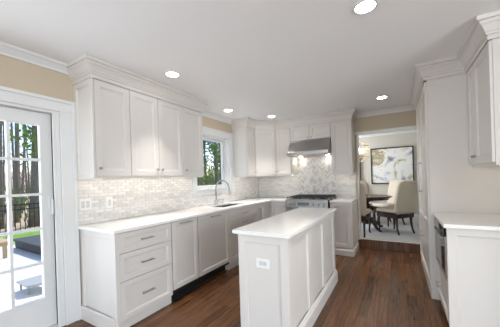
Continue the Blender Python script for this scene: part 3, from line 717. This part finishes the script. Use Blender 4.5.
for sx in (-1, 1):
    P = [(sx * .20, .20, .34), (sx * .215, .215, .25), (sx * .205, .205, .14), (sx * .20, .20, .06), (sx * .215, .22, .0)]
    M().tube(P, [.03, .028, .02, .015, .018], 8).done('leg', DARKWOOD, ch, smooth=True)
    P = [(sx * .19, -.20, .34), (sx * .19, -.205, .2), (sx * .195, -.225, .08), (sx * .20, -.26, .0)]
    M().tube(P, [.025, .022, .018, .017], 8).done('leg', DARKWOOD, ch, smooth=True)
chairs = [(-.06, 5.88, math.atan2(.46, .40) , 'cream upholstered dining chair pulled out at the right side of the round table'),
          (-.735, 5.42, -.10, 'cream upholstered dining chair half hidden by the doorway, its back to the kitchen'),
          (-.20, 6.74, math.atan2(.55, -.55), 'cream upholstered dining chair behind the round table, under the big canvas'),
          (-.80, 6.93, math.radians(205), 'cream upholstered dining chair far behind the table, below the dark-edged print')]
for i, (x, y, a_, lb) in enumerate(chairs):
    o = ch if i == 0 else copy_tree(ch)
    o.location = (x, y, DZ + .0125); o.rotation_euler = (0, 0, a_); o['label'] = lb
# canvas on the wall
r = root('framed_canvas', 'large framed abstract canvas in gold, grey and white on the dining wall', 'painting', (-.11, 7.28, 1.08))
PX0, PX1, PZ0, PZ1 = -.585, .36, 1.10, 2.02
M().grid([PX0, PX0 + .025, PX1 - .025, PX1], [PZ0, PZ0 + .025, PZ1 - .025, PZ1], lambda u, q: not (PX0 + .025 < u < PX1 - .025 and PZ0 + .025 < q < PZ1 - .025), lambda u, q, t: (u, t, q), 7.25, 7.299).done('frame', BLACK, r)
M().box(PX0 + .024, PX1 - .024, 7.265, 7.29, PZ0 + .024, PZ1 - .024).done('canvas', ART, r)
r = root('framed_print', 'dark-edged pale print left of the big canvas, mostly hidden by the doorway', 'picture', (-1.3, 7.28, 1.08))
QX0, QX1 = -1.75, -.83
M().grid([QX0, QX0 + .03, QX1 - .03, QX1], [1.05, 1.08, 1.87, 1.90], lambda u, q: not (QX0 + .03 < u < QX1 - .03 and 1.08 < q < 1.87), lambda u, q, t: (u, t, q), 7.25, 7.299).done('frame', BLACK, r)
M().box(QX0 + .029, QX1 - .029, 7.27, 7.29, 1.079, 1.871).done('print_sheet', GREIGE, r)
# chandelier
CXc, CYc, CZc = -.74, 6.2, 1.87
r = root('chandelier', 'gold open-orb chandelier with glowing bulbs above the dining table', 'chandelier', (CXc, CYc, CZc - .22))
m = M()
for k in range(4): m.ring(.235, .006, Matrix.Translation((CXc, CYc, CZc)) @ Matrix.Rotation(k * math.pi / 4, 4, 'Z') @ Matrix.Rotation(math.pi / 2, 4, 'X'))
for zz in (-.12, 0, .12): m.ring(math.sqrt(.235 ** 2 - zz ** 2), .006, Matrix.Translation((CXc, CYc, CZc + zz)))
m.done('orb_frame', GOLD, r, smooth=True)
M().tube([(CXc, CYc, CZc + .2), (CXc, CYc, H - .02)], .006, 8).done('stem', GOLD, r)
M().lathe([(.06, H - .03), (.06, H - .012), (.05, H - .001)], (CXc, CYc), 24).done('canopy', GOLD, r)
m = M().tube([(CXc, CYc, CZc - .08), (CXc, CYc, CZc + .2)], .009, 8)
for k in range(5):
    a_ = 2 * math.pi * k / 5; m.tube([(CXc, CYc, CZc - .06), (CXc + .05 * math.cos(a_), CYc + .05 * math.sin(a_), CZc - .075), (CXc + .09 * math.cos(a_), CYc + .09 * math.sin(a_), CZc - .03)], .006, 6)
m.done('arms', GOLD, r)
for k in range(5):
    a_ = 2 * math.pi * k / 5; x, y = CXc + .09 * math.cos(a_), CYc + .09 * math.sin(a_)
    M().lathe([(.008, CZc - .03), (.012, CZc), (.024, CZc + .02), (.026, CZc + .04), (.015, CZc + .065), (.003, CZc + .075)], (x, y), 12).done('bulb', BULB, r, smooth=True)

# ------------------------------------------------------------------ outdoors
struct('ground_patio', M().box(-8.4, XL - T - .001, -6, 9.5, -.3, -.15), PATIO)
struct('ground_lawn', M().box(-10.6, -8.401, -8, 24, -.35, -.17).box(-8.4, XL - T - .02, 9.501, 24, -.35, -.17), LAWN)
wg = M(); V = []
gx = [-10.601, -13, -18, -26, -40, -60]; gz = [-.18, -.1, .1, .6, 2.0, 4.0]
wg.loft([[(x, -30, z_), (x, 60, z_), (x, 60, z_ - .5), (x, -30, z_ - .5)] for x, z_ in zip(gx, gz)])
struct('ground_woods', wg, WOODS)
# garden fence
r = root('garden_fence', 'black metal picket fence at the far edge of the lawn', 'fence', (-10, 5, -.17))
m = M()
y = -3.0
while y < 18: m.box(-10.008, -9.992, y - .008, y + .008, -.12, .80); y += .115
m.done('pickets', BLACK, r)
for zz in (-.06, .62, .76): M().box(-10.018, -9.982, -3, 18, zz - .015, zz + .015).done('rail', BLACK, r)
for k in range(12): M().box(-10.03, -9.97, -3 + k * 1.9 - .03, -3 + k * 1.9 + .03, -.17, .86).done('post', BLACK, r)
# hot tub cover
r = root('spa_cover', 'low charcoal covered spa sunk at the edge of the patio', 'spa', (-7.0, 2.75, -.15))
M().box(-7.95, -6.1, 2.25, 3.35, -.149, .02).done('shell', COVER, r, bevel=.03)
M().box(-8.0, -6.05, 2.2, 3.4, .021, .07).done('cover', COVER, r, bevel=.02)
# wooden patio table
r = root('patio_table', 'low wooden patio table cut off by the left edge of the photo', 'table', (-7.3, 1.6, -.15))
m = M()
for k in range(5): m.box(-7.55 + k * .124, -7.55 + k * .124 + .116, 1.0, 1.93, .17, .2)
m.done('slatted_top', TEAK, r)
M().box(-7.5, -6.98, 1.05, 1.88, .12, .169).done('apron', TEAK, r)
for xx in (-7.47, -7.01):
    for yy in (1.1, 1.83): M().box(xx - .03, xx + .03, yy - .03, yy + .03, -.149, .12).done('leg', TEAK, r)
# low grey stool
r = root('patio_footstool', 'low grey metal footstool on the sunny patio', 'stool', (-4.5, 1.5, -.15))
M().quadbox([(-4.66, 1.32, -.035), (-4.30, 1.32, -.035), (-4.10, 1.70, -.035), (-4.66, 1.62, -.035), (-4.66, 1.32, -.015), (-4.30, 1.32, -.015), (-4.10, 1.70, -.015), (-4.66, 1.62, -.015)]).done('seat', GREYMETAL, r)
for xx, yy in ((-4.62, 1.36), (-4.34, 1.36), (-4.22, 1.60), (-4.62, 1.57)): M().tube([(xx, yy, -.149), (xx, yy, -.034)], .012, 8).done('leg', GREYMETAL, r)

# trees
def leaves(m, c, R, n, size):
    for _ in range(n):
        while True:
            p = Vector((random.uniform(-1, 1), random.uniform(-1, 1), random.uniform(-1, 1)))
            if p.length < 1: break
        p = Vector(c) + Vector((p.x * R[0], p.y * R[1], p.z * R[2]))
        a = Vector((random.gauss(0, 1), random.gauss(0, 1), random.gauss(0, 1))).normalized(); b = a.orthogonal().normalized()
        s = size * random.uniform(.6, 1.3)
        v = [m.bm.verts.new(p + q) for q in (a * s, b * s * .5, -a * s, -b * s * .5)]
        m.bm.faces.new(v)
def tree(x, y, h, r0, lean, label, blobs, material=LEAF, size=.1, gz=-.15, grp='trees beyond the fence'):
    r = root('tree', label, 'tree', (x, y, gz), grp)
    pts = []; rs = []
    for k in range(9):
        t = k / 8; pts.append((x + lean[0] * t * h + .05 * math.sin(5 * t + x), y + lean[1] * t * h + .05 * math.cos(4 * t + y), gz + t * h)); rs.append(r0 * (1.25 - .25 * min(1, t * 8)) * (1 - .6 * t))
    m = M().tube(pts, rs, 10)
    for k in range(7):
        t = .3 + .1 * k; p = Vector(pts[min(8, int(t * 8))]); a = random.uniform(0, 6.28); l = h * .22 * random.uniform(.6, 1.2)
        m.tube([p, p + Vector((math.cos(a) * l * .5, math.sin(a) * l * .5, l * .35)), p + Vector((math.cos(a) * l, math.sin(a) * l, l * .9))], [r0 * .3, r0 * .2, r0 * .06], 6)
    m.done('trunk', BARK, r, smooth=True)
    if blobs:
        m = M()
        for (dx, dy, dz, R, n) in blobs: leaves(m, (x + dx, y + dy, gz + dz), (R, R, R * .8), n, size)
        m.done('foliage', material, r)
    return r
H1 = 9
tree(-12.0, 3.10, H1, .07, (0, .0), 'thin dark tree trunk at the far left of the patio door glass', [])
tree(-13.0, 3.80, H1, .08, (0, .0), 'straight dark tree trunk seen through the middle of the patio door', [])
tree(-16.0, 4.80, H1, .06, (0, .05), 'slender leaning tree deep in the woods behind the patio', [])
tree(-11.6, 3.86, 8, .15, (0, .02), 'thick tree with fresh green leaves right of the door panes', [(.3, .0, 3.5, .8, 130), (.3, .15, 2.8, .6, 90), (0, .2, 4.4, 1.0, 160), (0, 0, 5.6, .9, 120)])
for i, (x, y) in enumerate(((-18, 4.4), (-21, 6.0), (-24, 6.6), (-20, 5.2), (-27, 8.6), (-30, 8.2), (-23, 7.4), (-34, 10.2))):
    tree(x, y, 13, .05 + .02 * (i % 3), (0, random.uniform(-.02, .02)), 'bare grey tree trunk in the distant woods behind the lawn', [], gz=-.1 + .03 * max(0, -x - 14), grp='distant bare trees in the woods')
for i, (x, y, r0) in enumerate(((-12, 12.9, .12), (-14.5, 16.0, .10), (-11.5, 14.6, .14), (-17.5, 20.4, .14), (-14, 18.4, .11), (-18,23,.14))):
    tree(x, y, 9, r0, (0, random.uniform(-.02, .02)), 'tall leafy tree among those outside the sink window', [(0, 0, 5.4, .8, 170), (0, 0, 3.6, .7, 110)], material=LEAFD if i % 2 else LEAF, size=.14, grp='trees outside the sink window')
for i, (x, y, R, mt) in enumerate(((-8.6, 9.5, .7, LEAFD), (-8.6, 11.0, .72, LEAF), (-8.6, 12.6, .75, LEAFD))):
    r = root('shrub', ('dark bushy shrub at the left of the sink window view', 'light green shrub in the middle of the sink window view', 'tall dark shrub at the right of the sink window view')[i], 'shrub', (x, y, -.17))
    m = M(); leaves(m, (x, y, .55 * R), (R, R, R * .75), 900, .11); m.done('foliage', mt, r)
    m = M()
    for k in range(5): m.tube([(x + .04 * k - .08, y, -.17), (x + .2 * k - .4, y + .1 * (k % 2), .6 * R)], [.03, .01], 6)
    m.done('stem', BARK, r)

m = M()
for _ in range(1500):
    x = random.uniform(-30, -11); y = -x * random.uniform(.15, 1.45)
    zb = -.18 + .02 * max(0, -x - 13) ** 1.2; h = random.uniform(.5, 3.2) * (1.5 if x < -18 else .8)
    m.tube([(x, y, zb), (x + random.gauss(0, .12) * h, y + random.gauss(0, .12) * h, zb + h * .5), (x + random.gauss(0, .2) * h, y + random.gauss(0, .2) * h, zb + h)], [.016, .011, .004], 4)
tag(m.done('undergrowth', BARK), 'tangle of thin bare brush filling the woods beyond the fence', 'brush', kind='stuff')
m = M()
for _ in range(9000):
    x = random.uniform(-24, -11); y = -x * random.uniform(.15, 1.45)
    if random.random() < .5: y = -x * random.uniform(.95, 1.4)
    leaves(m, (x, y, random.uniform(-.1, 2.6 if y > -x * .9 else 1.2)), (.2, .2, .2), 1, .09)
tag(m.done('brush_leaves', LEAF), 'fresh spring leaves scattered through the brush beyond the fence', 'leaves', kind='stuff')
